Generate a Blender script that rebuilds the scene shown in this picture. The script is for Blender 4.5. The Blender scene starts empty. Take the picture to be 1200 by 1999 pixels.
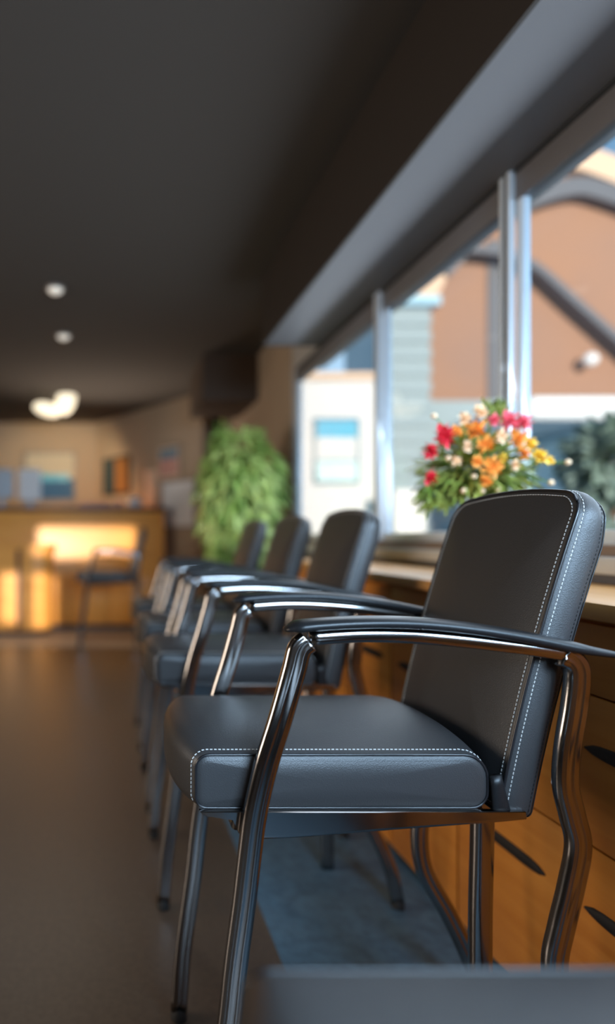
import bpy, bmesh, math, random
from mathutils import Vector, Matrix
R = random.Random(7)
PI = math.pi

# ------------------------------------------------------------------ camera, world, lights, exposure
H = 1.08                      # eye height
F = 1130.0                    # focal length in px of the 1200 px wide frame
VX, VY = 218.0, 1046.0        # vanishing point of the room's long direction
S = bpy.context.scene
C = bpy.context.collection

cam_d = bpy.data.cameras.new('camera')
cam = bpy.data.objects.new('camera', cam_d); C.objects.link(cam)
cam.location = (0, 0, H); cam.rotation_euler = (PI/2, 0, 0)
cam_d.sensor_fit = 'HORIZONTAL'; cam_d.sensor_width = 36
cam_d.lens = F/1200*36
cam_d.shift_x = (600-VX)/1200; cam_d.shift_y = (VY-999.5)/1200
cam_d.clip_start = 0.02; cam_d.clip_end = 200
cam_d.dof.use_dof = True; cam_d.dof.focus_distance = 0.98; cam_d.dof.aperture_fstop = 1.45
S.camera = cam

S.view_settings.view_transform = 'Standard'
S.view_settings.look = 'None'
S.view_settings.exposure = 0.10
S.view_settings.gamma = 1.0
S.view_settings.use_curve_mapping = False

w = bpy.data.worlds.new('world'); S.world = w; w.use_nodes = True
nt = w.node_tree; nt.nodes.clear()
wo = nt.nodes.new('ShaderNodeOutputWorld'); bg = nt.nodes.new('ShaderNodeBackground')
tc = nt.nodes.new('ShaderNodeTexCoord'); sx = nt.nodes.new('ShaderNodeSeparateXYZ'); cr = nt.nodes.new('ShaderNodeValToRGB')
nt.links.new(tc.outputs['Generated'], sx.inputs[0]); nt.links.new(sx.outputs['Z'], cr.inputs[0])
nt.links.new(cr.outputs[0], bg.inputs[0]); nt.links.new(bg.outputs[0], wo.inputs[0])
e = cr.color_ramp.elements
e[0].position = 0.0; e[0].color = (0.50, 0.66, 0.80, 1)
e[1].position = 0.50; e[1].color = (0.07, 0.18, 0.32, 1)
x = e.new(0.25); x.color = (0.42, 0.62, 0.82, 1)
bg.inputs[1].default_value = 1.5

def light(name, kind, loc, energy, col, aim=None, **kw):
    l = bpy.data.lights.new(name, kind); l.energy = energy; l.color = col
    for k, v in kw.items(): setattr(l, k, v)
    o = bpy.data.objects.new(name, l); C.objects.link(o); o.location = loc
    if aim is not None:
        o.rotation_euler = (Vector(aim)-Vector(loc)).to_track_quat('-Z', 'Y').to_euler()
    return o
# low sun behind the viewer, through the high rear window onto the reception desk
light('sun', 'SUN', (0, -6, 5), 5.2, (1.0, 0.86, 0.68), aim=(0.25, 3.9, 3.6), angle=0.012)
# daylight of the right-hand windows (an area light just inside each), then added fills
light('daylight_near_window', 'AREA', (1.27, -1.2, 1.85), 88, (0.52, 0.75, 1.0), aim=(0.3, 0.9, .95), spread=1.9, shape='RECTANGLE', size=2.4, size_y=.75)
light('daylight_side_window', 'AREA', (1.285, 1.9, 1.68), 32, (0.74, 0.87, 1.0), aim=(-1.0, 1.9, 1.2), shape='RECTANGLE', size=3.6, size_y=1.05)
light('far_ceiling_fill', 'SPOT', (-.2, 7.3, 1.2), 150, (1, .82, .66), aim=(.0, 5.0, 2.68), spot_size=1.9, spot_blend=1.0, shadow_soft_size=.15)  # added spot, hidden behind the desk, to brighten the far ceiling
light('left_fill', 'AREA', (-4.3, 1.6, 1.5), 54, (1.0, 0.82, 0.64), aim=(.3, 2.4, .7), spread=2.2, shape='RECTANGLE', size=2.4, size_y=1.4)  # added warm fill from the unseen left side of the room

def pt(px, py, d):            # a point of the frame at depth d, in metres
    return Vector(((px-VX)*d/F, d, H-(py-VY)*d/F))

# ------------------------------------------------------------------ materials
def mat(name, col, rough=0.5, metal=0.0, spec=0.5, emit=None, es=0.0, noise=None, bump=None, coat=0.0, wood=None, specks=None):
    m = bpy.data.materials.new(name); m.use_nodes = True
    n = m.node_tree.nodes; L = m.node_tree.links; b = n['Principled BSDF']
    b.inputs['Base Color'].default_value = (*col, 1); b.inputs['Roughness'].default_value = rough
    b.inputs['Metallic'].default_value = metal; b.inputs['Specular IOR Level'].default_value = spec
    b.inputs['Coat Weight'].default_value = coat; b.inputs['Coat Roughness'].default_value = 0.08
    if emit: b.inputs['Emission Color'].default_value = (*emit, 1); b.inputs['Emission Strength'].default_value = es
    t = n.new('ShaderNodeTexCoord')
    if noise:                                   # (scale, second colour)
        nz = n.new('ShaderNodeTexNoise'); nz.inputs['Scale'].default_value = noise[0]; nz.inputs['Detail'].default_value = 4
        rp = n.new('ShaderNodeValToRGB'); rp.color_ramp.elements[0].position = .35; rp.color_ramp.elements[1].position = .65
        rp.color_ramp.elements[0].color = (*col, 1); rp.color_ramp.elements[1].color = (*noise[1], 1)
        L.new(t.outputs['Object'], nz.inputs['Vector']); L.new(nz.outputs['Fac'], rp.inputs[0]); L.new(rp.outputs[0], b.inputs['Base Color'])
    if wood:                                    # (axis scale vector, second colour)
        mp = n.new('ShaderNodeMapping'); mp.inputs['Scale'].default_value = wood[0]
        nz = n.new('ShaderNodeTexNoise'); nz.inputs['Scale'].default_value = 3.0; nz.inputs['Detail'].default_value = 6; nz.inputs['Distortion'].default_value = .6
        rp = n.new('ShaderNodeValToRGB'); rp.color_ramp.elements[0].position = .3; rp.color_ramp.elements[1].position = .7
        rp.color_ramp.elements[0].color = (*col, 1); rp.color_ramp.elements[1].color = (*wood[1], 1)
        L.new(t.outputs['Object'], mp.inputs[0]); L.new(mp.outputs[0], nz.inputs['Vector']); L.new(nz.outputs['Fac'], rp.inputs[0]); L.new(rp.outputs[0], b.inputs['Base Color'])
    if specks:
        v = n.new('ShaderNodeTexVoronoi'); v.inputs['Scale'].default_value = specks[0]
        rp = n.new('ShaderNodeValToRGB'); rp.color_ramp.elements[0].position = .10; rp.color_ramp.elements[1].position = .16
        rp.color_ramp.elements[0].color = (*specks[1], 1); rp.color_ramp.elements[1].color = (*col, 1)
        L.new(t.outputs['Object'], v.inputs['Vector']); L.new(v.outputs['Distance'], rp.inputs[0]); L.new(rp.outputs[0], b.inputs['Base Color'])
    if bump:                                    # (kind, scale, strength, distance)
        tx = n.new('ShaderNodeTexVoronoi' if bump[0] == 'V' else 'ShaderNodeTexNoise'); tx.inputs['Scale'].default_value = bump[1]
        bp = n.new('ShaderNodeBump'); bp.inputs['Strength'].default_value = bump[2]; bp.inputs['Distance'].default_value = bump[3]
        L.new(t.outputs['Object'], tx.inputs['Vector']); L.new(tx.outputs[0], bp.inputs['Height']); L.new(bp.outputs[0], b.inputs['Normal'])
    return m

def glassmat(name, tint, gloss):
    m = bpy.data.materials.new(name); m.use_nodes = True
    n = m.node_tree.nodes; L = m.node_tree.links; n.clear()
    o = n.new('ShaderNodeOutputMaterial'); mx = n.new('ShaderNodeMixShader'); tr = n.new('ShaderNodeBsdfTransparent')
    g = n.new('ShaderNodeBsdfGlossy'); fr = n.new('ShaderNodeLayerWeight'); fr.inputs['Blend'].default_value = gloss
    tr.inputs[0].default_value = (*tint, 1); g.inputs['Roughness'].default_value = .02
    pw = n.new('ShaderNodeMath'); pw.operation = 'POWER'; pw.inputs[1].default_value = 4.0; L.new(fr.outputs['Facing'], pw.inputs[0])
    ma = n.new('ShaderNodeMath'); ma.operation = 'MULTIPLY_ADD'; ma.inputs[1].default_value = .5; ma.inputs[2].default_value = .02; L.new(pw.outputs[0], ma.inputs[0])
    L.new(ma.outputs[0], mx.inputs[0]); L.new(tr.outputs[0], mx.inputs[1]); L.new(g.outputs[0], mx.inputs[2]); L.new(mx.outputs[0], o.inputs[0])
    return m

M = dict(
 leather=mat('leather', (.034, .033, .034), .42, spec=.55, bump=('V', 620, .35, .0006)),
 piping=mat('piping', (.012, .012, .014), .28, spec=.6),
 thread=mat('thread', (.66, .64, .61), .7),
 chrome=mat('dark_chrome', (.33, .31, .30), .14, metal=1.0, bump=('N', 14, .05, .004)),
 pad=mat('arm_pad', (.012, .012, .013), .36, spec=.30, coat=.04, specks=(900, (.10, .10, .11))),
 rubber=mat('rubber', (.012, .012, .012), .7),
 floor=mat('floor', (.11, .078, .056), .34, spec=.45, noise=(60, (.088, .063, .046)), bump=('N', 420, .25, .002)),
 ceiling=mat('ceiling', (.080, .070, .062), .9, spec=.2),
 wall=mat('wall', (.38, .285, .20), .8),
 wallw=mat('window_wall', (.42, .40, .39), .7),
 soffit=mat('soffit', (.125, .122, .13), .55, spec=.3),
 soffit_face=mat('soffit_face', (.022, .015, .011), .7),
 alu=mat('aluminium', (.74, .80, .86), .35, metal=.15),
 gasket=mat('gasket', (.02, .022, .025), .6),
 wood=mat('honey_wood', (.62, .24, .04), .38, spec=.4, wood=((2, .6, 9), (.50, .17, .022))),
 woodtop=mat('wood_top', (.72, .36, .12), .38, spec=.35, wood=((12, 1, 2), (.60, .27, .07))),
 deskwood=mat('desk_wood', (.88, .42, .10), .35, spec=.4, wood=((.8, 2, 5), (.78, .33, .065))),
 desktop=mat('desk_top', (.10, .030, .018), .35),
 dark=mat('dark_slot', (.012, .008, .006), .6),
 plinth=mat('plinth', (.03, .035, .045), .5),
 sill=mat('sill', (.20, .13, .09), .5), silllight=mat('sill_light', (.50, .49, .47), .5), silldark=mat('sill_dark', (.10, .10, .11), .4),
 leaf=mat('leaf', (.20, .36, .06), .3, noise=(7, (.62, .70, .24))),
 leaf2=mat('bouquet_leaf', (.11, .19, .03), .3, noise=(22, (.42, .43, .09))),
 bark=mat('bark', (.14, .08, .045), .8), pot=mat('pot', (.10, .06, .045), .5), soil=mat('soil', (.03, .02, .014), .9),
 vase=mat('vase', (.72, .60, .48), .3),
 red=mat('red_petal', (.75, .03, .05), .45), pink=mat('pink_petal', (.85, .13, .17), .45), orange=mat('orange_petal', (.95, .38, .07), .45),
 peach=mat('peach_petal', (.98, .68, .42), .45), yellow=mat('yellow_petal', (.95, .62, .07), .45), stem=mat('stem', (.12, .25, .03), .5),
 white=mat('white_paint', (.80, .79, .78), .6), greypl=mat('grey_plastic', (.45, .50, .56), .4), black=mat('black', (.015, .015, .017), .4),
 lampglow=mat('lamp_glow', (.9, .8, .6), .4, emit=(1, .86, .62), es=1.25), spotglow=mat('downlight_lens', (.8, .75, .65), .4, emit=(1, .9, .78), es=.40),
 lamptrim=mat('lamp_trim', (.25, .22, .2), .5),
 terra=mat('terracotta', (.36, .20, .13), .85, noise=(.5, (.31, .19, .145))), cream=mat('cream_cornice', (.72, .52, .38), .7),
 slate=mat('slate_shade', (.13, .14, .165), .6), asphalt=mat('asphalt', (.22, .25, .28), .9), siding=mat('siding', (.30, .38, .42), .7),
 sidwhite=mat('white_stucco', (.66, .66, .67), .8), vanblue=mat('van_paint', (.38, .60, .74), .3), vanwhite=mat('van_roof', (.85, .90, .95), .3),
 carglass=mat('car_glass', (.03, .06, .08), .1), bush=mat('bush', (.14, .22, .18), .7, noise=(6, (.28, .38, .36))),
 bluewin=mat('blue_window', (.10, .42, .62), .3), bluewin2=mat('pale_window', (.60, .78, .80), .3), framegrey=mat('frame_grey', (.16, .24, .30), .4),
 paper=mat('paper', (.75, .76, .78), .7), pinkpaper=mat('pink_paper', (.50, .26, .22), .7), navy=mat('navy', (.01, .09, .22), .6), cloud=mat('cloud', (.48, .42, .32), .7),
 artorange=mat('art_orange', (.30, .12, .03), .6), artteal=mat('art_teal', (.03, .06, .07), .6), header=mat('header', (.05, .028, .015), .7),
 board=mat('notice_board', (.72, .72, .74), .6), glass=glassmat('pane_glass', (.96, .98, .99), .5), headgrey=mat('head_frame', (.15, .145, .155), .5), blue_lit_floor=mat('blue_lit_floor', (.095, .19, .27), .6, noise=(30, (.065, .13, .19)), bump=('N', 300, .3, .003)),
)

# ------------------------------------------------------------------ mesh helpers
def link(name, bm, m, parent=None, smooth=False, org=None):
    me = bpy.data.meshes.new(name)
    if org is not None: bmesh.ops.translate(bm, verts=bm.verts, vec=-Vector(org))
    bmesh.ops.recalc_face_normals(bm, faces=bm.faces)
    bm.to_mesh(me); bm.free()
    for k in (m if isinstance(m, (list, tuple)) else [m]): me.materials.append(k)
    if smooth:
        me.polygons.foreach_set('use_smooth', [True]*len(me.polygons))
        if smooth != 'all':
            me.set_sharp_from_angle(angle=math.radians(40))
    o = bpy.data.objects.new(name, me); C.objects.link(o)
    if parent: o.parent = parent
    elif org is not None: o.location = org
    return o
def tag(o, label, cat, group=None, kind=None):
    o['label'] = label; o['category'] = cat
    if group: o['group'] = group
    if kind: o['kind'] = kind
    return o
def thing(name, label, cat, loc, group=None):
    o = bpy.data.objects.new(name, None); C.objects.link(o); o.location = loc; o.empty_display_size = .1
    return tag(o, label, cat, group)
def struct(o, label=None, cat=None):
    o['kind'] = 'structure'
    if label: o['label'] = label
    if cat: o['category'] = cat
    return o
def box(bm, a, b, bev=0.0, seg=2, mi=0):
    t = bmesh.new(); bmesh.ops.create_cube(t, size=1)
    a, b = Vector(a), Vector(b); s = b-a; c = (a+b)/2
    for v in t.verts: v.co = Vector((v.co.x*s.x, v.co.y*s.y, v.co.z*s.z))+c
    if bev: bmesh.ops.bevel(t, geom=t.edges[:], offset=bev, segments=seg, affect='EDGES', profile=.5)
    return merge(bm, t, mi)
def merge(bm, t, mi=0):
    for f in t.faces: f.material_index = mi
    me = bpy.data.meshes.new('tmp'); t.to_mesh(me); t.free(); bm.from_mesh(me); bpy.data.meshes.remove(me)
    return bm
def nb(): return bmesh.new()
def boxo(name, a, b, m, parent=None, bev=0.0, org=None): return link(name, box(nb(), a, b, bev), m, parent, smooth=bool(bev), org=org)
def cr_path(P, n=6):
    P = [Vector(p) for p in P]; out = []
    for i in range(len(P)-1):
        p0 = P[i-1] if i else P[0]*2-P[1]; p1, p2 = P[i], P[i+1]; p3 = P[i+2] if i+2 < len(P) else P[-1]*2-P[-2]
        for k in range(n):
            t = k/n; out.append(.5*((2*p1)+(p2-p0)*t+(2*p0-5*p1+4*p2-p3)*t*t+(3*p1-p0-3*p2+p3)*t**3))
    out.append(P[-1].copy()); return out
def sweep(bm, path, prof, scale=None, up=Vector((0, 1, 0)), mi=0):
    """prof: [(a, b)], a along the in-plane normal, b along up"""
    n = len(path); rings = []
    for i, p in enumerate(path):
        T = (path[min(i+1, n-1)]-path[max(i-1, 0)]).normalized()
        B = (up-T*up.dot(T)).normalized(); N = B.cross(T)
        sa, sb = scale(i/(n-1)) if scale else (1, 1)
        rings.append([bm.verts.new(p+N*a*sa+B*b*sb) for a, b in prof])
    m = len(prof)
    for i in range(n-1):
        for j in range(m):
            f = bm.faces.new((rings[i][j], rings[i][(j+1) % m], rings[i+1][(j+1) % m], rings[i+1][j])); f.material_index = mi
    bm.faces.new(rings[0]).material_index = mi; bm.faces.new(rings[-1][::-1]).material_index = mi
    return bm
def circ(r, n=12, r2=None): return [(r*math.cos(2*PI*k/n), (r2 or r)*math.sin(2*PI*k/n)) for k in range(n)]
def tube(bm, path, r, n=10, up=None, mi=0):
    T = (Vector(path[-1])-Vector(path[0])).normalized()
    u = up or (Vector((0, 0, 1)) if abs(T.z) < .8 else Vector((0, 1, 0)))
    return sweep(bm, [Vector(p) for p in path], circ(r, n), up=u, mi=mi)
def lathe(bm, c, prof, n=24, mi=0):
    c = Vector(c); rings = []
    for r, z in prof: rings.append([bm.verts.new(c+Vector((r*math.cos(2*PI*k/n), r*math.sin(2*PI*k/n), z))) for k in range(n)])
    for i in range(len(rings)-1):
        for k in range(n):
            bm.faces.new((rings[i][k], rings[i][(k+1) % n], rings[i+1][(k+1) % n], rings[i+1][k])).material_index = mi
    bm.faces.new(rings[0]).material_index = mi; bm.faces.new(rings[-1]).material_index = mi
    return bm
def prism(bm, pts, d0, d1, mi=0):
    a = [bm.verts.new((p[0], d0, p[1])) for p in pts]; b = [bm.verts.new((p[0], d1, p[1])) for p in pts]
    bm.faces.new(a).material_index = mi; bm.faces.new(b[::-1]).material_index = mi
    for i in range(len(pts)):
        j = (i+1) % len(pts); bm.faces.new((a[i], b[i], b[j], a[j])).material_index = mi
    return bm
def leafblade(bm, p, dirv, L, wd, droop=.25, mi=0):
    d = Vector(dirv).normalized(); s = d.cross(Vector((0, 0, 1)))
    s = s.normalized() if s.length > .01 else Vector((1, 0, 0))
    s = Matrix.Rotation(R.uniform(-.9, .9), 3, d) @ s
    pr = []
    for t, ww in ((0, .15), (.3, .8), (.6, 1), (.85, .55), (1, .03)):
        c = Vector(p)+d*L*t+Vector((0, 0, -droop*L*t*t)); pr.append((bm.verts.new(c-s*wd*ww/2), bm.verts.new(c+s*wd*ww/2)))
    for i in range(4): bm.faces.new((pr[i][0], pr[i][1], pr[i+1][1], pr[i+1][0])).material_index = mi

# ------------------------------------------------------------------ room shell
CZ = H+1.60; XW = 1.30; YB = -3.0; YF = 8.18; XL = -4.5
HZ = H+1.186; SZ = H-.004                        # window head and window bottom
struct(boxo('floor', (XL, YB-.2, -.1), (XW+.35, YF+.2, 0), M['floor']), 'brown low-sheen floor running to the reception desk', 'floor')
struct(boxo('ceiling', (XL, YB, CZ), (XW+.2, YF, CZ+.1), M['ceiling']), 'dark plain ceiling', 'ceiling')
YE = 4.11                                        # far end of the windows
bm = nb(); box(bm, (XW, YB, 0), (XW+.2, YE, SZ-.15)); box(bm, (XW, YB, HZ+.002), (XW+.2, YE, CZ)); box(bm, (XW, YE, 0), (XW+.05, YF, CZ)); box(bm, (XW, YB, 0), (XW+.2, -2.6, CZ))
struct(link('wall_right', bm, M['wallw']), 'window wall on the right', 'wall')
bm = nb(); box(bm, (XW-.006, YE+.06, 0), (XW, YF, CZ)); struct(link('wall_right_panel', bm, M['wall']))['label'] = 'beige wall past the end of the windows'
bpy.data.objects['wall_right_panel'].name = 'trim_1'
struct(boxo('wall_far', (XL, YF, 0), (XW, YF+.15, CZ), M['wall']), 'beige far wall behind the reception desk', 'wall')
# left wall with a window opening, rear wall with a wide window and a high window
bm = nb(); box(bm, (XL-.1, YB, 0), (XL, YF, .8)); box(bm, (XL-.1, YB, 2.2), (XL, YF, CZ)); box(bm, (XL-.1, YB, .8), (XL, .4, 2.2)); box(bm, (XL-.1, 2.8, .8), (XL, YF, 2.2))
struct(link('wall_left', bm, M['wall']), 'wall on the far left', 'wall')
bm = nb()
xs = (XL, -1.43, -1.22, -1.09, -.88, .02, XW)      # upright strips between the openings
for (xa_, xb_, holes) in ((XL, -1.43, ()), (-1.43, -1.22, ((1.45, 2.0),)), (-1.22, -1.09, ()), (-1.09, -.88, ((1.40, 2.0), (2.18, 2.56))), (-.88, .02, ((2.18, 2.56),)), (.02, XW, ())):
    z_ = 0
    for (h0, h1) in holes: box(bm, (xa_, YB-.1, z_), (xb_, YB, h0)); z_ = h1
    box(bm, (xa_, YB-.1, z_), (xb_, YB, CZ))
struct(link('wall_back', bm, M['wall']), 'rear wall', 'wall')
# soffit over the windows
XS = .949
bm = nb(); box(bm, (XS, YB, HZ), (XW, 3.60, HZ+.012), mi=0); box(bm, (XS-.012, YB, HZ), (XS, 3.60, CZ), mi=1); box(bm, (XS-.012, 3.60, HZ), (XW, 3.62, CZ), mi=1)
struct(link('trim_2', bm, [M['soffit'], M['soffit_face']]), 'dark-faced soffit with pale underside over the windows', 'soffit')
# slanted wall and header at the far right
a0 = Vector((-.20, 8.16, 0)); a1 = Vector((1.007, 6.43, 0)); nrm = Vector((a1.y-a0.y, -(a1.x-a0.x), 0)).normalized()
bm = nb(); vs = []
for z in (0, CZ): vs.append([bm.verts.new(Vector((p.x, p.y, z))) for p in (a0, a1, a1-nrm*-.12 if False else a1+Vector((.10, .10, 0)), a0+Vector((.10, .10, 0)))])
bm.faces.new(vs[0]); bm.faces.new(vs[1])
for i in range(4): bm.faces.new((vs[0][i], vs[0][(i+1) % 4], vs[1][(i+1) % 4], vs[1][i]))
struct(link('wall_slanted', bm, M['wall']), 'slanted beige wall right of the reception desk', 'wall')
struct(boxo('trim_3', (.80, 5.1, H+1.20), (XW-.006, 5.90, CZ), M['header']), 'dark brown header over the passage', 'header')
# baseboard
struct(boxo('baseboard_far', (XL, YF-.02, 0), (-.2, YF, .1), M['plinth']), 'dark baseboard of the far wall', 'baseboard')

# windows: three lights, each its own structure
def window(n, y0, y1, first=False, last=False):
    root = bpy.data.objects.new('window_%d' % n, None); C.objects.link(root); root.location = (XW, y0, SZ)
    struct(root, ['nearest window at the right edge, orange building beyond', 'middle window behind the flower arrangement', 'farthest narrow window showing the white building', 'wide window beside the camera, out of frame'][n-1], 'window')
    org = root.location
    fr = nb(); hf = nb()
    box(hf, (XW+.008, y0, HZ-.10), (XW+.045, y1, HZ+.002), .004); link('head_frame', hf, M['headgrey'], root, True, org); box(fr, (XW+.008, y0, SZ-.02), (XW+.045, y1, SZ+.02), .004)
    box(fr, (XW+.012, y0+.001, SZ), (XW+.040, y0+.030, HZ-.09), .004); box(fr, (XW+.012, y1-.030, SZ), (XW+.040, y1-.001, HZ-.09), .004)
    link('window_frame', fr, M['alu'], root, True, org)
    g = nb(); box(g, (XW+.022, y0+.02, SZ), (XW+.028, y1-.02, HZ-.08)); link('pane', g, M['glass'], root, org=org)
    g = nb(); box(g, (XW+.001, y0+.010, HZ-.014), (XW+.009, y1-.01, HZ-.001)); link('head_gasket', g, M['gasket'], root, org=org)
window(1, .10, 1.88); window(4, -2.6, .05); window(2, 1.93, 2.80); window(3, 2.85, YE-.01)
bm = nb()
for y in (1.905, 2.825): box(bm, (XW-.01, y-.026, SZ), (XW+.01, y-.008, HZ), .004, mi=0); box(bm, (XW-.004, y-.008, SZ), (XW+.01, y+.008, HZ), mi=1); box(bm, (XW-.01, y+.008, SZ), (XW+.01, y+.026, HZ), .004, mi=0)
struct(link('trim_4', bm, [M['alu'], M['gasket']], smooth=True), 'pair of silver mullion covers between the windows', 'mullion')
# sill steps under the glass
bm = nb(); box(bm, (XW-.03, YB+.01, SZ-.05), (XW+.1, YE, SZ-.02), .004, mi=0); box(bm, (XW-.05, YB+.01, SZ-.095), (XW+.1, YE, SZ-.05), .004, mi=1); box(bm, (XW-.02, YB+.01, SZ-.15), (XW+.1, YE, SZ-.095), mi=2)
struct(link('trim_5', bm, [M['sill'], M['silllight'], M['silldark']], smooth=True), 'stepped sill under the windows', 'sill')

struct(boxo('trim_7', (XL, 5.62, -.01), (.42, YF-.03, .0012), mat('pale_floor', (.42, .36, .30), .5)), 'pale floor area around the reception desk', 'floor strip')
# ------------------------------------------------------------------ low cabinets with a continuous counter top
CT = H-.125; CX = .915; BX = .955
o = boxo('counter_top', (CX, YB+.05, CT-.038), (XW-.002, 3.15, CT), M['woodtop'], bev=.012, org=(1.1, 1.0, CT-.038))
tag(o, 'long honey wood counter top running under the windows behind the chairs', 'counter top')
def cabinet(y0, y1, label):
    org = Vector((BX+.17, (y0+y1)/2, 0)); r = thing('drawer_cabinet', label, 'cabinet', org, 'drawer cabinets under the window counter')
    b = nb(); box(b, (BX+.02, y0+.002, .02), (XW-.003, y1-.002, CT-.040)); link('body', b, M['wood'], r, org=org)
    b = nb(); box(b, (BX+.03, y0+.002, 0), (XW-.01, y1-.002, .02)); link('plinth', b, M['plinth'], r, org=org)
    hz = (.315, .625)
    ymid = (y0+y1)/2
    for ya, yb in ((y0, ymid), (ymid, y1)):
        for z0, z1, h in ((.022, .46, .333), (.464, .76, .655), (.764, CT-.05, None)):
            b = nb(); box(b, (BX, ya+.003, z0), (BX+.019, yb-.003, z1), .003); d = link('drawer', b, M['wood'], r, True, org)
            if h:
                ym = (ya+yb)/2; pth = [Vector((BX-.001, ym+t*.135, h)) for t in [k/8-1 for k in range(17)]]
                g = sweep(nb(), pth, circ(.005, 12, .015), up=Vector((0, 0, 1)), scale=lambda t: (1, max(.15, math.sqrt(max(0, 1-(2*t-1)**4)))))
                link('recessed_grip', g, M['dark'], d, True, org)
ys = [-.68, .08, .84, 1.60, 2.36, 3.12]
nm = ['honey wood drawer cabinet beside the camera, nearest of the row', 'honey wood drawer cabinet right behind the front armchair, with dark oval grips',
      'honey wood drawer cabinet behind the second armchair', 'honey wood drawer cabinet behind the third armchair', 'honey wood drawer cabinet at the far end, behind the fourth armchair']
for i in range(5): cabinet(ys[i], ys[i+1], nm[i])

# ------------------------------------------------------------------ guest armchairs
D0, D1 = .925, 1.270          # near and far face of the cushions
A0, A1 = .900, 1.295          # centre planes of the two arms
def rrect(x0, z0, x1, z1, rs, n=7):
    """closed outline, corner radii rs = (bottom-left, bottom-right, top-right, top-left)"""
    out = []
    for (cx, cz, r, a) in ((x0, z0, rs[0], PI), (x1, z0, rs[1], 1.5*PI), (x1, z1, rs[2], 0), (x0, z1, rs[3], PI/2)):
        sx = 1 if cx == x0 else -1; sz = 1 if cz == z0 else -1
        for k in range(n): t = a+PI/2*k/(n-1); out.append((cx+sx*r+r*math.cos(t), cz+sz*r+r*math.sin(t)))
    # subdivide the long straight runs
    res = []
    for i, p in enumerate(out):
        q = out[(i+1) % len(out)]; L = math.hypot(q[0]-p[0], q[1]-p[1]); k = max(1, int(L/.02))
        for j in range(k): res.append((p[0]+(q[0]-p[0])*j/k, p[1]+(q[1]-p[1])*j/k))
    return res
def normals(o):
    n = len(o); out = []
    for i in range(n):
        dx = o[(i+1) % n][0]-o[i-1][0]; dz = o[(i+1) % n][1]-o[i-1][1]; l = math.hypot(dx, dz); out.append((dz/l, -dx/l))
    return out
def pillow(outline, L, r, crown, bulge, fmap, seam=.0):
    """outline swept over 0..L, edges rounded by r, skin crowned between the ends, end caps bulged; fmap(u, v, s) -> Vector"""
    bm = nb(); N = normals(outline)
    cu = sum(p[0] for p in outline)/len(outline); cv = sum(p[1] for p in outline)/len(outline)
    def ring(ins, s, k=1.0):
        return [bm.verts.new(fmap(cu+(p[0]-n[0]*ins-cu)*k, cv+(p[1]-n[1]*ins-cv)*k, s)) for p, n in zip(outline, N)]
    rings = []
    for k in (.04, .2, .4, .6, .78, .9, .97): rings.append(ring(r, -bulge*(1-k**3), k))
    for t in (0, .25, .5, .75, 1): a = t*PI/2; rings.append(ring(r*(1-math.sin(a)), r*(1-math.cos(a))))
    for i in range(1, 16):
        t = i/16; s = r+(L-2*r)*t; rings.append(ring(-crown*(1-abs(2*t-1)**2.6), s))
    for t in (1, .75, .5, .25, 0): a = t*PI/2; rings.append(ring(r*(1-math.sin(a)), L-r*(1-math.cos(a))))
    for k in (.97, .9, .78, .6, .4, .2, .04): rings.append(ring(r, L+bulge*(1-k**3), k))
    m = len(outline)
    for i in range(len(rings)-1):
        for j in range(m): bm.faces.new((rings[i][j], rings[i][(j+1) % m], rings[i+1][(j+1) % m], rings[i+1][j]))
    bm.faces.new(rings[0]); bm.faces.new(rings[-1])
    return bm
def loop_tube(bm, pts, r, n=8):
    k = len(pts); rings = []
    for i in range(k):
        T = (pts[(i+1) % k]-pts[i-1]).normalized(); u = Vector((.3, .5, .8)); B = (u-T*u.dot(T)).normalized(); N = B.cross(T)
        rings.append([bm.verts.new(pts[i]+N*r*math.cos(2*PI*j/n)+B*r*math.sin(2*PI*j/n)) for j in range(n)])
    for i in range(k):
        for j in range(n): bm.faces.new((rings[i][j], rings[i][(j+1) % n], rings[(i+1) % k][(j+1) % n], rings[(i+1) % k][j]))
def open_tube(bm, pts, r, n=8):
    rings = []; k = len(pts)
    for i in range(k):
        T = (pts[min(i+1, k-1)]-pts[max(i-1, 0)]).normalized(); u = Vector((.3, .5, .8)); B = (u-T*u.dot(T)).normalized(); N = B.cross(T)
        rings.append([bm.verts.new(pts[i]+N*r*math.cos(2*PI*j/n)+B*r*math.sin(2*PI*j/n)) for j in range(n)])
    for i in range(k-1):
        for j in range(n): bm.faces.new((rings[i][j], rings[i][(j+1) % n], rings[i+1][(j+1) % n], rings[i+1][j]))
    bm.faces.new(rings[0]); bm.faces.new(rings[-1])
def stitches(bm, pts, closed=False, L=.0042, gap=.0026, r=.00075):
    P = list(pts)+([pts[0]] if closed else []); acc = 0; nxt = 0
    for i in range(len(P)-1):
        seg = P[i+1]-P[i]; l = seg.length
        if l < 1e-6: continue
        while nxt < acc+l:
            a = P[i]+seg*((nxt-acc)/l); b = a+seg.normalized()*L
            open_tube(bm, [a, (a+b)/2, b], r, 5); nxt += L+gap
        acc += l

# seat: its side outline is drawn in x-z and run from the near to the far face
seatZ1 = H-.347; seatZ0 = H-.440; seatX0, seatX1 = .131, .606
def seat_tilt(x): return 0.0
seat_out = rrect(seatX0, seatZ0, seatX1, seatZ1, (.022, .030, .042, .026))
def seat_map(u, v, s): 
    front = max(0, 1-(u-seatX0)/.10)               # the front edge swells a little in the middle
    mid = 1-abs(2*(s/(D1-D0))-1)**2
    return Vector((u-.012*front*mid, D0+s, v))
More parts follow.
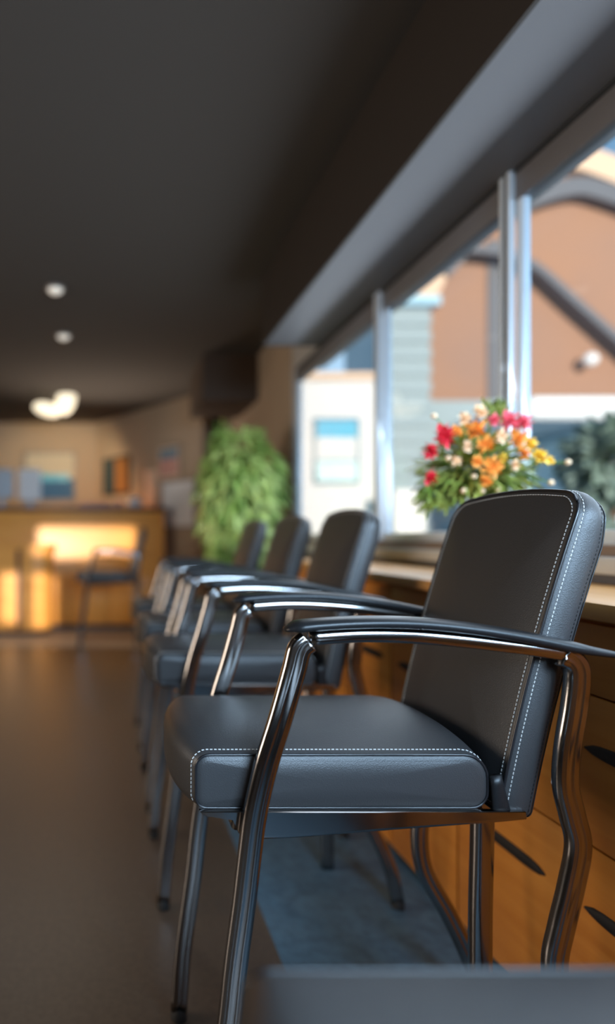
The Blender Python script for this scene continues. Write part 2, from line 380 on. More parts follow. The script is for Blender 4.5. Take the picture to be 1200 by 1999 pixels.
# back: outline in y-height, run through its thickness
backZ0, backZ1 = H-.445, H+.076
def bx(z):
    t = (z-backZ0)/(backZ1-backZ0); return .618+.095*t+.045*t*t
def bthick(z): t = (z-backZ0)/(backZ1-backZ0); return .052+.004*t-.018*max(0, t-.85)/.15
back_out0 = rrect(D0, backZ0, D1, backZ1, (.018, .018, .040, .040))
back_out = []
for (y, z) in back_out0:                            # slightly arched top
    t = max(0, (z-(backZ1-.09))/.09); q = (y-(D0+D1)/2)/((D1-D0)/2)
    back_out.append((y, z+t*.016*(1-q*q)-t*.006))
def back_map(u, v, s):
    q = (u-(D0+D1)/2)/((D1-D0)/2)
    return Vector((bx(v)+s*bthick(v)/.052+.006*(1-q*q)*0, u, v-s*.25))
def lobed(wd, th, n=36, g=.34):
    out = []
    for k in range(n):
        a = 2*PI*k/n; c, s = math.cos(a), math.sin(a)
        c2 = math.copysign(abs(c)**.8, c); s2 = math.copysign(abs(s)**.7, s)
        out.append((wd/2*c2, th/2*s2*(1-g*math.exp(-((c2+.02)/.16)**2)-.15*math.exp(-((abs(c2)-.5)/.1)**2))))
    return out

front_px = [(600, 1252), (584, 1268), (573, 1310), (548, 1400), (520, 1490), (499, 1580), (489, 1650), (476, 1760), (460, 1880), (447, 1999), (420, 2200)]
rear_px = [(1096, 1277), (1116, 1290), (1126, 1316), (1120, 1380), (1107, 1460), (1103, 1530), (1116, 1590), (1128, 1650), (1114, 1730), (1095, 1810), (1082, 1885)]
rail_px = [(604, 1246), (700, 1240), (800, 1242), (900, 1250), (1000, 1262), (1060, 1270), (1094, 1276)]
pad_px = [(556, 1229), (600, 1221), (700, 1215), (800, 1216), (900, 1225), (1000, 1240), (1100, 1260), (1150, 1270), (1200, 1278), (1225, 1284)]
def to_local(px, y): return [Vector((pt(a, b, A0).x, y, pt(a, b, A0).z)) for a, b in px]

def make_chair(label, group, arms=True):
    org = Vector((.42, 1.10, 0)); t = thing('guest_armchair' if arms else 'guest_chair', label, 'chair', org, group)
    seat = link('seat', pillow(seat_out, D1-D0, .014, .016, .004, seat_map), M['leather'], t, 'all', org)
    for face, s in ((0, .002), (1, D1-D0-.002)):
        b = nb(); N = normals(seat_out)
        loop_tube(b, [seat_map(p[0]-n[0]*.004, p[1]-n[1]*.004, s+(.001 if face == 0 else -.001)) for p, n in zip(seat_out, N)], .0022)
        link('piping', b, M['piping'], seat, 'all', org)
    b = nb(); N = normals(seat_out)
    sel = [(p, n) for p, n in zip(seat_out, N)]
    top = [q for q in sel if not (q[1][1] < -.5)]
    k0 = max(range(len(sel)), key=lambda i: sel[i][1][1] < -.5 and not sel[(i+1) % len(sel)][1][1] < -.5)
    seq = [sel[(k0+1+i) % len(sel)] for i in range(len(top))]
    stitches(b, [seat_map(p[0]-n[0]*-.0006, p[1]+n[1]*.0006, .014) for p, n in seq])
    link('stitching', b, M['thread'], seat, False, org)
    back = link('backrest', pillow(back_out, .052, .008, .004, .010, back_map), M['leather'], t, 'all', org)
    NB = normals(back_out)
    for s in (.001, .051):
        b = nb(); loop_tube(b, [back_map(p[0]-n[0]*.002, p[1]-n[1]*.002, s) for p, n in zip(back_out, NB)], .0024 if s < .01 else .0012)
        link('piping', b, M['piping'], back, 'all', org)
    b = nb()
    stitches(b, [back_map(p[0]-n[0]*.0105, p[1]-n[1]*.0105, -.0012) for p, n in zip(back_out, NB)], True)
    stitches(b, [back_map(p[0]+n[0]*.0008, p[1]+n[1]*.0008, .0095) for p, n in zip(back_out, NB)], True)
    link('stitching', b, M['thread'], back, False, org)
    b = nb(); stitches(b, [back_map(p[0]+n[0]*.0008, p[1]+n[1]*.0008, .044) for p, n in zip(back_out, NB)], True, r=.0004)
    link('rear_stitching', b, M['piping'], back, False, org)
    # leg and arm tubes
    pr = lobed(.037, .024)
    for y in (A0, A1):
        sg = 1 if y == A0 else -1
        fp = to_local(front_px, y)+[Vector((.150, y, .02))]
        rp = to_local(rear_px, y)+[Vector((.700, y, .33)), Vector((.755, y, .23)), Vector((.805, y, .12)), Vector((.83, y, .02))]
        if not arms: fp = fp[6:]; rp = rp[6:]
        l = link('leg', sweep(nb(), cr_path(fp, 6), pr), M['chrome'], t, 'all', org)
        b = nb(); lathe(b, fp[-1]-Vector((0, 0, .02)), [(.014, 0), (.018, .002), (.018, .016), (.012, .026)], 16); link('rubber_foot', b, M['rubber'], l, True, org)
        l = link('leg', sweep(nb(), cr_path(rp, 6), pr), M['chrome'], t, 'all', org)
        b = nb(); lathe(b, rp[-1]-Vector((0, 0, .02)), [(.014, 0), (.018, .002), (.018, .016), (.012, .026)], 16); link('rubber_foot', b, M['rubber'], l, True, org)
        if arms:
            b = nb(); sweep(b, cr_path(to_local(rail_px, y), 6), lobed(.022, .024, 24, .1)); link('arm_rail', b, M['chrome'], t, 'all', org)
            def sc(u): return (min(1, .35+u*9)*(1 if u < .68 else max(.30, 1-(u-.68)*2.3)), min(1, .45+u*8)*(1 if u < .7 else max(.45, 1-(u-.7)*1.9)))
            prof = [(.0095*math.copysign(abs(math.cos(a))**.75, math.cos(a))*(1 if math.cos(a) < 0 else .9), .024*math.copysign(abs(math.sin(a))**.8, math.sin(a))) for a in [2*PI*k/28 for k in range(28)]]
            b = nb(); sweep(b, cr_path(to_local(pad_px, y), 6), prof, scale=sc); link('armrest', b, M['pad'], t, 'all', org)
    # seat frame: rails under the cushion, cross bars, centre rear support
    b = nb(); z = seatZ0-.006
    low = cr_path([Vector((.655, 0, -.004)), Vector((.60, 0, -.009)), Vector((.45, 0, -.020)), Vector((.30, 0, -.032)), Vector((.215, 0, -.036))], 4)+[Vector((.200, 0, -.030)), Vector((.192, 0, -.008)), Vector((.150, 0, -.004)), Vector((.138, 0, .002))]
    for y in (A0+.014, A1-.026):
        q = nb(); prism(q, [(.138, seatZ0+.004), (.655, seatZ0+.004)]+[(v.x, seatZ0+v.z) for v in low[:-1]], y, y+.012)
        bmesh.ops.bevel(q, geom=q.edges[:], offset=.0012, segments=1, affect='EDGES'); merge(b, q)
        tube(b, [v+Vector((0, y+.006, seatZ0)) for v in low[:17]], .0062, 10, up=Vector((0, 1, 0)))
    for x_, zz in ((.20, z-.018), (.60, z-.006)): tube(b, [(x_, A0+.03, zz), (x_, A1-.03, zz)], .009, 12)
    box(b, (seatX0+.03, D0+.012, seatZ0-.010), (.60, D1-.012, seatZ0+.004), .003)
    box(b, (.59, 1.075, seatZ0-.012), (.70, 1.115, seatZ0-.002), .002)
    for y in (() if arms else (A0, A1)): tube(b, [(.64, y+(.018 if y < 1.1 else -.018), z), (.69, y, z+.01)], .008, 10)
    link('seat_frame', b, M['chrome'], t, True, org)
    b = nb(); pth = cr_path([Vector((.705, 1.10, seatZ0-.004)), Vector((.703, 1.10, .50)), Vector((.700, 1.10, .36)), Vector((.70, 1.10, .2)), Vector((.70, 1.10, .0))], 5)
    sweep(b, pth, lobed(.040, .030, 24, .2)); link('leg', b, M['chrome'], t, 'all', org)
    for y in (D0+.004, D1-.004):                     # glossy hinge plates where seat meets back
        b = nb(); sg = -1 if y < 1.1 else 1
        pth = [Vector((.612+.010*k/4, y+sg*.006, seatZ0+.062*(1-k/4)-.004)) for k in range(5)]
        sweep(b, pth, circ(.012, 14, .005), scale=lambda u: (.75+.5*u, 1)); link('hinge_bracket', b, M['pad'], t, 'all', org)
    return t
def dup(root, loc, label, group):
    r = root.copy(); C.objects.link(r); r.location = loc; r['label'] = label; r['group'] = group
    for ch in list(root.children):
        c = ch.copy(); C.objects.link(c); c.parent = r
        for g in ch.children: d = g.copy(); C.objects.link(d); d.parent = c
    return r
grp = 'black leather armchairs lined up along the window counter'
ch1 = make_chair('black leather armchair with white stitching in sharp focus, front of the row', grp)
for off, lb in ((.78, 'black leather armchair second in the row, right behind the sharp front one'), (1.37, 'blurred black leather armchair third in the row, between second and farthest'),
                (2.02, 'blurred black leather armchair at the far end of the row beside the potted plant')):
    dup(ch1, (ch1.location.x, ch1.location.y+off, 0), lb, grp)
rc = dup(ch1, (ch1.location.x-.46, 5.75, 0), 'blurred black armchair standing alone before the reception desk', grp); del rc['group']
ch0 = make_chair('armless black leather chair, only its blue-lit seat showing at the bottom edge', grp, arms=False)
del ch0['group']; ch0.location.y += -.800; ch0.location.x -= .028

struct(boxo('trim_6', (.43, YB+.1, -.01), (BX+.025, 6.0, .0012), M['blue_lit_floor']), 'floor strip along the cabinets, blue window light put into its colour', 'floor strip')  # added strip; the blue window light on the floor is in its colour

# ------------------------------------------------------------------ flower arrangement on the counter
fc = Vector((1.075, 1.69, 0)); vb = Vector((1.06, 1.66, CT))
bm = lathe(nb(), vb, [(.045, 0), (.05, .004), (.06, .05), (.058, .10), (.042, .15), (.036, .18), (.044, .205), (.040, .205), (.032, .18), (.03, .12)], 28)
tag(link('vase', bm, M['vase'], None, 'all', vb), 'beige ceramic vase on the window counter, mostly hidden by the front chair', 'vase')
bq = thing('flower_arrangement', 'mixed bouquet of red, orange and yellow flowers by the window', 'flowers', vb+Vector((0, 0, .19)))
bo = bq.location.copy()
bm = nb(); cc = pt(935, 905, 1.69)
for i in range(1500):
    th = R.uniform(0, 2*PI); ph = math.acos(R.uniform(-.75, 1)); d = Vector((math.sin(ph)*math.cos(th), math.sin(ph)*math.sin(th), math.cos(ph)))
    rr = R.uniform(.15, .9); base = cc+Vector((d.x*.16*rr-.012, d.y*.11*rr, d.z*.125*rr-.02))
    leafblade(bm, base, d+Vector((R.uniform(-.4, .4), R.uniform(-.4, .4), R.uniform(-.3, .3))), R.uniform(.03, .065), R.uniform(.006, .013), .25)
for i in range(260):                               # loose sprigs low at the left and a spray at the top
    c_ = pt(R.uniform(828, 900), R.uniform(930, 985), 1.66) if i < 200 else pt(R.uniform(945, 985), R.uniform(795, 830), 1.68)
    leafblade(bm, c_, (R.uniform(-1, .2) if i < 200 else R.uniform(-.4, .4), R.uniform(-.5, .5), R.uniform(-.7, .1) if i < 200 else 1), R.uniform(.03, .055), .009, .2)
link('foliage', bm, M['leaf2'], bq, False, bo)
bm = nb()
for i in range(26):
    e_ = cc+Vector((R.uniform(-.12, .12), R.uniform(-.08, .08), R.uniform(-.06, .06)))
    tube(bm, [vb+Vector((R.uniform(-.02, .02), R.uniform(-.02, .02), .17)), (vb+Vector((0, 0, .22))+e_)/2, e_], .0022, 6)
link('stem', bm, M['stem'], bq, False, bo)
fl = [(865, 852, 'red', .030), (838, 880, 'red', .022), (838, 932, 'red', .022), (926, 838, 'orange', .028), (946, 868, 'orange', .024), (905, 818, 'peach', .018), (935, 806, 'peach', .020),
      (958, 912, 'orange', .028), (946, 940, 'orange', .018), (992, 822, 'pink', .028), (1018, 826, 'pink', .022), (962, 820, 'pink', .016), (1008, 858, 'orange', .026), (1030, 866, 'yellow', .020),
      (1052, 892, 'yellow', .022), (1022, 886, 'orange', .018), (912, 872, 'peach', .016), (980, 895, 'yellow', .014), (888, 900, 'peach', .015), (976, 852, 'peach', .018), (1004, 908, 'peach', .014), (930, 902, 'orange', .016), (1072, 900, 'yellow', .012), (890, 842, 'orange', .016)]
for (a, b_, col, r) in fl:
    r *= 1.25; c = pt(a, b_, 1.69-R.uniform(.09, .13)); c = c+Vector(((1.69-c.y)*0, 0, 0)); bm = nb()
    for layer, (n, ln, up) in enumerate(((9, 1.0, .15), (8, .8, .6), (6, .5, 1.2))):
        for k in range(n):
            a_ = 2*PI*k/n+layer; d = Vector((math.cos(a_), -up-.15, math.sin(a_)))
            leafblade(bm, c, d, r*ln*R.uniform(.9, 1.15), r*.55, 0)
    link('flower', bm, M[col], bq, False, bo)
for (a, b_) in ((847, 812), (1108, 902), (1075, 942), (925, 930), (905, 958), (970, 955), (875, 895), (940, 958)):
    c = pt(a, b_, 1.60); bm = nb(); bmesh.ops.create_icosphere(bm, subdivisions=2, radius=.008, matrix=Matrix.Translation(c))
    link('bud', bm, M['peach'], bq, 'all', bo)
bm = nb()
for (a, b_) in ((847, 812), (1108, 902), (1075, 942)): tube(bm, [pt(a, b_, 1.60), cc], .0015, 5)
link('stem', bm, M['stem'], bq, False, bo)

# ------------------------------------------------------------------ potted plant at the end of the row
pc = Vector((.90, 4.05, 0))
bm = lathe(nb(), pc, [(.13, 0), (.14, .01), (.18, .30), (.19, .32), (.175, .32), (.165, .29)], 28)
tag(link('plant_pot', bm, M['pot'], None, 'all', pc), 'brown plant pot on the floor past the farthest armchair', 'pot')
pl = thing('potted_tree', 'tall bushy green plant with drooping leaves past the farthest armchair', 'plant', pc+Vector((0, 0, .29)))
po = pl.location.copy()
bm = nb(); lathe(bm, pc, [(.02, .285), (.16, .285), (.155, .30), (.02, .30)], 24); link('soil', bm, M['soil'], pl, True, po)
bm = nb(); tube(bm, cr_path([pc+Vector((0, 0, .29)), pc+Vector((.02, 0, .8)), pc+Vector((-.02, .01, 1.5))], 6), .022, 10, up=Vector((0, 1, 0)))
for i in range(22):
    a_ = R.uniform(0, 2*PI); z0 = R.uniform(.9, 1.5); q = pc+Vector((math.cos(a_)*.2, math.sin(a_)*.18, z0+.15))
    tube(bm, cr_path([pc+Vector((0, 0, z0-.15)), (pc+Vector((0, 0, z0))+q)/2, q], 3), .006, 6)
link('trunk', bm, M['bark'], pl, 'all', po)
bm = nb(); pcz = H+.30
for i in range(2600):
    th = R.uniform(0, 2*PI); u = R.uniform(-1, 1); rr = R.random()**.4
    s_ = math.sqrt(1-u*u); d = Vector((s_*math.cos(th), s_*math.sin(th), u))
    lump = 1+.10*math.sin(3*th+1)+.08*math.sin(5*u*3)
    base = Vector((pc.x, pc.y, pcz))+Vector((d.x*.26*rr*lump, d.y*.25*rr*lump, d.z*(.43 if d.z > 0 else .62)*rr))
    leafblade(bm, base, Vector((d.x*.8, d.y*.8, -.35+.7*max(0, d.z))), R.uniform(.07, .13), R.uniform(.022, .038), .55)
for (dx, dz) in ((-.11, .50), (.10, .47), (-.16, .44)):
    for k in range(14): leafblade(bm, Vector((pc.x+dx+R.uniform(-.03, .03), pc.y, pcz+dz+R.uniform(-.08, .0))), (R.uniform(-1, 1), R.uniform(-1, 1), .2), .09, .03, .5)
link('foliage', bm, M['leaf'], pl, False, po)

# ------------------------------------------------------------------ reception desk and what stands on it
DY = 6.65; DT = H+(VY-990)*DY/F
org = Vector((-1.2, DY+.25, 0)); dk = thing('reception_desk', 'long honey wood reception desk with dark red-brown top at the left', 'desk', org)
b = nb(); box(b, (-3.4, DY, .06), (.60, DY+.28, DT-.05), .01); link('body', b, M['deskwood'], dk, True, org)
b = nb(); box(b, (-3.4, DY+.02, 0), (.58, DY+.27, .06)); link('plinth', b, M['plinth'], dk, False, org)
b = nb(); box(b, (-3.45, DY-.04, DT-.05), (.62, DY+.30, DT), .015); link('top', b, M['desktop'], dk, True, org)
for x0, x1 in ((-.70, -.03), (-.02, .58)):
    b = nb(); box(b, (x0, DY-.02, .08), (x1, DY, .62), .008); link('front_panel', b, M['deskwood'], dk, True, org)
o2 = Vector((-2.0, 6.5, 0)); lc = thing('side_counter', 'lower honey wood counter projecting in front of the reception desk, left edge', 'counter', o2)
b = nb(); prof = [(-3.2, 6.62), (-3.2, 6.26), (-.86, 6.26), (-.74, 6.29), (-.67, 6.36), (-.66, 6.62)]
def plan_prism(bm, pts, z0, z1):
    lo = [bm.verts.new((p[0], p[1], z0)) for p in pts]; hi = [bm.verts.new((p[0], p[1], z1)) for p in pts]
    bm.faces.new(lo); bm.faces.new(hi)
    for i in range(len(pts)): j = (i+1) % len(pts); bm.faces.new((lo[i], lo[j], hi[j], hi[i]))
    return bm
link('body', plan_prism(b, prof, .05, .94), M['deskwood'], lc, False, o2)
link('top', plan_prism(nb(), [(-3.22, 6.62), (-3.22, 6.23), (-.85, 6.23), (-.71, 6.27), (-.64, 6.35), (-.63, 6.62)], .94, .985), M['deskwood'], lc, False, o2)
link('plinth', plan_prism(nb(), [(-3.2, 6.62), (-3.2, 6.29), (-.88, 6.29), (-.70, 6.38), (-.69, 6.62)], 0, .05), M['plinth'], lc, False, o2)
b = nb(); box(b, (-1.03, 6.248, .07), (-.98, 6.26, .93)); link('trim_strip', b, M['desktop'], lc, False, o2)
b = nb()

def screen(px0, px1, py0, py1, d, m, label):
    a = pt(px0, py1, d); c = pt(px1, py0, d); mid = (a.x+c.x)/2; o_ = Vector((mid, d+.03, DT))
    t = thing('monitor', label, 'monitor', o_, 'pale monitors on the reception desk')
    b = nb(); box(b, (a.x, d, max(a.z, DT+.05)), (c.x, d+.03, c.z), .02, 3); link('screen', b, m, t, True, o_)
    b = nb(); box(b, (mid-.03, d+.03, DT+.012), (mid+.03, d+.045, (a.z+c.z)/2), .004); box(b, (mid-.09, d-.03, DT), (mid+.09, d+.10, DT+.012), .004); link('stand', b, M['greypl'], t, True, o_)
screen(-22, 26, 915, 972, DY+.12, M['greypl'], 'pale blue monitor on the reception desk at the left edge of the photo')
screen(36, 80, 915, 976, DY+.02, M['paper'], 'white upright monitor on the reception desk, second from the left edge')
for k, (x0, x1, h_, lb) in enumerate(((-.38, .02, .05, 'low stack of reddish papers lying on the reception desk'), (.05, .13, .085, 'pinkish box near the right end of the reception desk'))):
    b = nb(); box(b, (x0, DY+.05, DT), (x1, DY+.24, DT+h_), .006)
    tag(link(('paper_stack', 'desk_box')[k], b, M['pinkpaper'], None, True, Vector(((x0+x1)/2, DY+.17, DT))), lb, ('papers', 'box')[k])
bm = lathe(nb(), (.27, DY+.12, DT), [(.05, 0), (.075, .02), (.085, .06), (.07, .10), (.03, .125)], 20)
tag(link('round_jar', bm, M['board'], None, 'all', Vector((.27, DY+.12, DT))), 'small round grey jar at the right end of the reception desk', 'jar')

# ------------------------------------------------------------------ pictures and boards
def picture(name, px0, px1, py0, py1, d, label, cat, bands, frame):
    a = pt(px0, py1, d); c = pt(px1, py0, d); o_ = Vector(((a.x+c.x)/2, d, a.z)); t = thing(name, label, cat, o_)
    b = nb(); w_ = .03
    for q in (((a.x, a.z), (c.x, a.z+w_)), ((a.x, c.z-w_), (c.x, c.z)), ((a.x, a.z), (a.x+w_, c.z)), ((c.x-w_, a.z), (c.x, c.z))):
        box(b, (q[0][0], d, q[0][1]), (q[1][0], d+.035, q[1][1]))
    link('frame', b, frame, t, False, o_)
    b = nb(); ms = []
    for i, (u0, v0, u1, v1, m_) in enumerate(bands):
        W = c.x-a.x-2*w_; Hh = c.z-a.z-2*w_; x0 = a.x+w_; z0 = a.z+w_
        box(b, (x0+W*u0, d+.012-.001*i, z0+Hh*v0), (x0+W*u1, d+.034, z0+Hh*v1), mi=len(ms)); ms.append(m_)
    link('canvas', b, ms, t, False, o_)
    return t
picture('painting', 46, 148, 882, 978, YF-.04, 'seascape painting, cream above deep blue, on the far wall behind the desk', 'painting', [(0, 0, 1, 1, M['cloud']), (0, .0, 1, .45, M['navy']), (.1, .40, .9, .55, M['bluewin'])], M['lamptrim'])
def on_slant(fx):                                # a point on the slanted wall seen in column fx
    k = (fx-VX)/F; t = (k*a0.y-a0.x)/((a1.x-a0.x)-k*(a1.y-a0.y)); return a0+(a1-a0)*t
def slant_panel(name, fx0, fx1, py0, py1, label, cat, bands, frame, wd=.02):
    p, q = on_slant(fx0), on_slant(fx1); ax = (q-p).normalized(); L = (q-p).length; n = Vector((ax.y, -ax.x, 0))
    d = (p.y+q.y)/2; z0 = H-(py1-VY)*d/F; z1 = H-(py0-VY)*d/F; o_ = p+n*.0+Vector((0, 0, z0))
    t = thing(name, label, cat, o_)
    def slab(b, u0, v0, u1, v1, th, mi=0):
        vs = []
        for off in (.004, th):
            vs.append([b.verts.new(p+ax*(u*L)+n*off+Vector((0, 0, z0+(z1-z0)*v))) for u, v in ((u0, v0), (u1, v0), (u1, v1), (u0, v1))])
        b.faces.new(vs[0]).material_index = mi; b.faces.new(vs[1]).material_index = mi
        for i in range(4): b.faces.new((vs[0][i], vs[0][(i+1) % 4], vs[1][(i+1) % 4], vs[1][i])).material_index = mi
    b = nb(); slab(b, 0, 0, 1, 1, .02); link('frame', b, frame, t, False, o_)
    b = nb(); ms = []
    for i, (u0, v0, u1, v1, m_) in enumerate(bands): slab(b, u0, v0, u1, v1, .024+.001*i, i); ms.append(m_)
    link('panel', b, ms, t, False, o_)
slant_panel('painting', 204, 256, 892, 966, 'dark painting with an orange-brown middle on the slanted wall', 'painting', [(.08, .06, .92, .94, M['artteal']), (.45, .06, .92, .94, M['artorange'])], M['black'])
slant_panel('framed_picture', 312, 352, 872, 932, 'small picture with blue top and pinkish bottom above the white notice board', 'picture', [(.06, .06, .94, .6, M['pinkpaper']), (.06, .6, .94, .94, M['framegrey'])], M['cream'])
slant_panel('notice_board', 318, 382, 938, 1030, 'plain grey-white notice board on the slanted wall beside the plant', 'notice board', [(.03, .03, .97, .97, M['board'])], M['lamptrim'])
slant_panel('paper_notice', 285, 308, 918, 992, 'narrow beige paper notice on the slanted wall, left of the grey-white board', 'notice', [(.05, .03, .95, .97, M['cream'])], M['cream'])

# ------------------------------------------------------------------ ceiling lamps
def downlight(px, py, label):
    d = (CZ-H)*F/(VY-py); x_ = (px-VX)*d/F; o_ = Vector((x_, d, CZ)); t = thing('ceiling_downlight', label, 'ceiling light', o_, 'round ceiling downlights')
    b = lathe(nb(), o_, [(.062, -.001), (.064, -.012), (.050, -.014), (.048, -.006)], 24); link('trim_ring', b, M['lamptrim'], t, True, o_)
    b = lathe(nb(), o_, [(.046, -.004), (.046, -.022), (.03, -.034), (.01, -.038)], 24); link('lens', b, M['spotglow'], t, 'all', o_)
downlight(108, 562, 'round ceiling downlight, nearer of the two in line'); downlight(124, 654, 'round ceiling downlight, farther of the two in line')
lo = Vector((-.62, 6.6, CZ)); t = thing('ceiling_lamp', 'glowing warm ceiling lamp with two tilted glass shades over the reception desk', 'ceiling lamp', lo)
b = lathe(nb(), lo, [(.05, -.001), (.05, -.03), (.03, -.04)], 20); link('canopy', b, M['lamptrim'], t, True, lo)
for (px, py, rx, rz, rot) in ((92, 799, 28, 13, 14), (129, 781, 19, 29, 14)):
    c = pt(px, py, 6.6); b = nb(); bmesh.ops.create_uvsphere(b, u_segments=20, v_segments=12, radius=1)
    k = 6.6/F
    for v in b.verts: v.co = Matrix.Rotation(math.radians(rot), 3, 'Y') @ Vector((v.co.x*rx*k, v.co.y*.12, v.co.z*rz*k))+c
    link('glass_shade', b, M['lampglow'], t, 'all', lo)
    b = nb(); tube(b, [(lo.x, lo.y, CZ-.03), c], .006, 8); link('stem', b, M['lamptrim'], t, False, lo)
light('lamp_light', 'SPOT', (lo.x, 6.75, CZ-.35), 60, (1, .80, .50), aim=(-.75, 8.2, 1.5), spot_size=2.0, spot_blend=.6, shadow_soft_size=.12)
for (px, py) in ((108, 562), (124, 654)):
    d = (CZ-H)*F/(VY-py); light('downlight_light', 'SPOT', ((px-VX)*d/F, d, CZ-.05), 35, (1, .86, .68), aim=((px-VX)*d/F, d, 0), spot_size=2.0, spot_blend=.8, shadow_soft_size=.05)

# ------------------------------------------------------------------ outdoors
struct(boxo('ground', (XW+.35, -6, -.12), (26, 26, -.02), M['asphalt']), 'pale grey pavement outside the windows', 'ground')
# terracotta building with curved gable
BD = 9.0
def P2(px, py, d=BD): p = pt(px, py, d); return (p.x, p.z)
tb = thing('terracotta_building', 'terracotta building with curved gable and dark arch shadow band outside the windows', 'building', Vector((P2(1100, 0)[0], BD+1, -.02)))
to = tb.location.copy()
gable = [(800, 600), (850, 500), (900, 430), (960, 370), (1030, 325), (1100, 298), (1160, 312), (1230, 345), (1330, 410), (1450, 520)]
pts = [(P2(800, 0)[0], -.02)]+[P2(*g) for g in gable]+[(P2(1450, 0)[0], -.02)]
link('wall', prism(nb(), pts, BD, BD+1.6), M['terra'], tb, False, to)
def band(name, px, half, d0, m):
    path = cr_path([Vector((P2(a, b)[0], d0, P2(a, b)[1])) for a, b in px], 5); hw = half*BD/F
    prof = [(-hw, -.09), (hw, -.09), (hw, .09), (-hw, .09)]
    link(name, sweep(nb(), path, prof), m, tb, False, to)
band('cornice', [(a, b+20) for a, b in gable], 24, BD-.06, M['cream'])
band('arch_shadow', [(850, 540), (930, 450), (1010, 405), (1100, 378), (1160, 388), (1240, 420), (1330, 480)], 17, BD-.12, M['slate'])  # dark strip standing in for the arch-shaped shadow on the facade
band('roof_beam', [(860, 500), (950, 508), (1020, 535), (1100, 605), (1200, 695), (1300, 790)], 7, BD-.2, M['slate'])
b = nb(); x0, z0 = P2(1040, 780); x1, z1 = P2(1200, 600)
box(b, (P2(950, 0)[0], BD-.03, -.02), (P2(975, 0)[0], BD+.1, P2(0, 470)[1])); link('pilaster', b, M['slate'], tb, False, to)
b = nb(); c = pt(1152, 702, BD-.22); bmesh.ops.create_uvsphere(b, u_segments=16, v_segments=10, radius=.10, matrix=Matrix.Translation(c)); box(b, (c.x-.03, BD-.3, c.z-.03), (c.x+.03, BD, c.z+.03))
link('wall_lamp', b, M['vanwhite'], tb, 'all', to)
# white building behind the far window
WD = 6.3; wb = thing('white_building', 'white building with a blue framed window, seen through the farthest window', 'building', Vector((2.4, WD+.5, -.02))); wo_ = wb.location.copy()
xa, za = P2(520, 738, WD); xb, _ = P2(733, 0, WD)
b = nb(); box(b, (max(xa, XW+.12), WD, -.02), (xb, WD+1.0, za)); link('wall', b, M['sidwhite'], wb, False, wo_)
b = nb(); box(b, (max(xa, XW+.12), WD-.05, za-.02), (xb, WD+1.0, za+.05)); link('cornice', b, M['cream'], wb, False, wo_)
x0, z0 = P2(610, 945, WD); x1, z1 = P2(700, 817, WD)
b = nb(); box(b, (x0, WD-.03, z0), (x1, WD, z1), .01); f_ = link('window', b, M['framegrey'], wb, True, wo_)
b = nb(); zz = lambda k: z0+.03+(z1-z0-.06)*k
for i, (k0, k1) in enumerate(((0, .32), (.32, .36), (.36, .72), (.72, 1))): box(b, (x0+.035, WD-.04, zz(k0)), (x1-.035, WD-.03, zz(k1)), mi=i)
link('pane', b, [M['bluewin2'], M['siding'], M['sidwhite'], M['bluewin']], f_, False, wo_)
# grey-blue sided house
SD = 7.6; hb = thing('sided_house', 'grey-blue house with horizontal siding, left part of the middle window', 'house', Vector((4.2, SD+.6, -.02))); ho = hb.location.copy()
x0, z1 = P2(738, 600, SD); x1, _ = P2(838, 0, SD)
b = nb(); box(b, (x0, SD, -.02), (x1, SD+1.1, z1))
k = 0.1
while k < z1-.05: box(b, (x0-.01, SD-.03, k), (x1+.01, SD, k+.14)); k += .22
link('wall', b, M['siding'], hb, False, ho)
b = nb(); box(b, (x1+.01, 8.2, -.02), (P2(1012, 0, 8.2)[0], 8.75, P2(0, 782, 8.2)[1])); link('side_wing', b, M['siding'], hb, False, ho)
b = nb(); box(b, (x0-.1, SD-.1, z1), (x1+.1, SD+1.2, z1+.12)); link('roof', b, M['vanblue'], hb, False, ho)
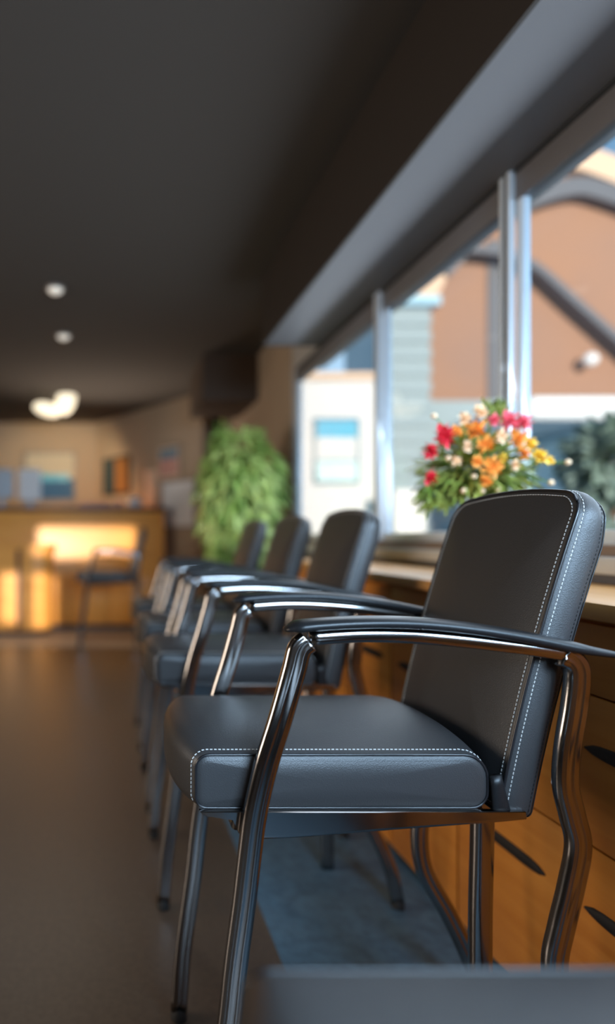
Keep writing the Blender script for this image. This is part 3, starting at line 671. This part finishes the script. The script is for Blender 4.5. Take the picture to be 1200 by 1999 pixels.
# van
vd = 6.6; vx0, vz1 = P2(1035, 772, vd); vx1 = vx0+3.6
vn = thing('parked_van', 'pale blue van with white roof parked outside the nearest window', 'van', Vector(((vx0+vx1)/2, vd+.8, -.02))); vo = vn.location.copy()
b = nb(); prism(b, [(vx0, .25), (vx0, 1.0), (vx0+.35, 1.25), (vx0+.9, vz1-.28), (vx1, vz1-.28), (vx1, .25)], vd, vd+1.5); link('body', b, M['vanblue'], vn, False, vo)
b = nb(); box(b, (vx0+.0, vd-.03, vz1-.28), (vx1, vd+1.53, vz1), .08, 3); link('roof', b, M['vanwhite'], vn, True, vo)
for i in range(3):
    b = nb(); box(b, (vx0+1.0+i*.85, vd-.015, 1.35), (vx0+1.7+i*.85, vd+.01, vz1-.4), .01); link('window', b, M['carglass'], vn, True, vo)
for i in range(2):
    b = nb(); c = Vector((vx0+.7+i*2.2, vd-.02, .31)); bmesh.ops.create_cone(b, cap_ends=True, segments=24, radius1=.33, radius2=.33, depth=.22, matrix=Matrix.Translation(c+Vector((0, .1, 0))) @ Matrix.Rotation(PI/2, 4, 'X')); link('wheel', b, M['rubber'], vn, True, vo)
# bushes
def bush(cx, cy, cz, r, n, label, seed):
    rr = random.Random(seed); t = thing('shrub', label, 'shrub', Vector((cx, cy, -.02))); o_ = t.location.copy()
    b = nb(); tube(b, [(cx, cy, -.02), (cx, cy, cz)], .04, 8, up=Vector((0, 1, 0))); link('stem', b, M['bark'], t, False, o_)
    b = nb()
    for i in range(n):
        th = rr.uniform(0, 2*PI); u = rr.uniform(-1, 1); q = rr.random()**.45; s_ = math.sqrt(1-u*u)
        leafblade(b, Vector((cx+s_*math.cos(th)*r*q, cy+s_*math.sin(th)*r*q, cz+u*r*1.2*q)), (s_*math.cos(th), s_*math.sin(th), u), .2, .09, .2)
    link('foliage', b, M['bush'], t, False, o_)
p = pt(1195, 900, 5.2); bush(p.x, p.y, p.z, .27, 900, 'grey-green shrub outside at the right edge', 3)
p = pt(1090, 1000, 4.2); bush(p.x, p.y, p.z-.35, .30, 600, 'low grey-green shrub outside beneath the pale van', 5)
o = boxo('planter_box', (P2(772, 0, 5.6)[0], 5.6, -.02), (P2(832, 0, 5.6)[0], 5.9, P2(0, 955, 5.6)[1]), M['white'], bev=.02, org=(P2(800, 0, 5.6)[0], 5.75, -.02)); tag(o, 'white planter box outside left of the bouquet', 'planter')
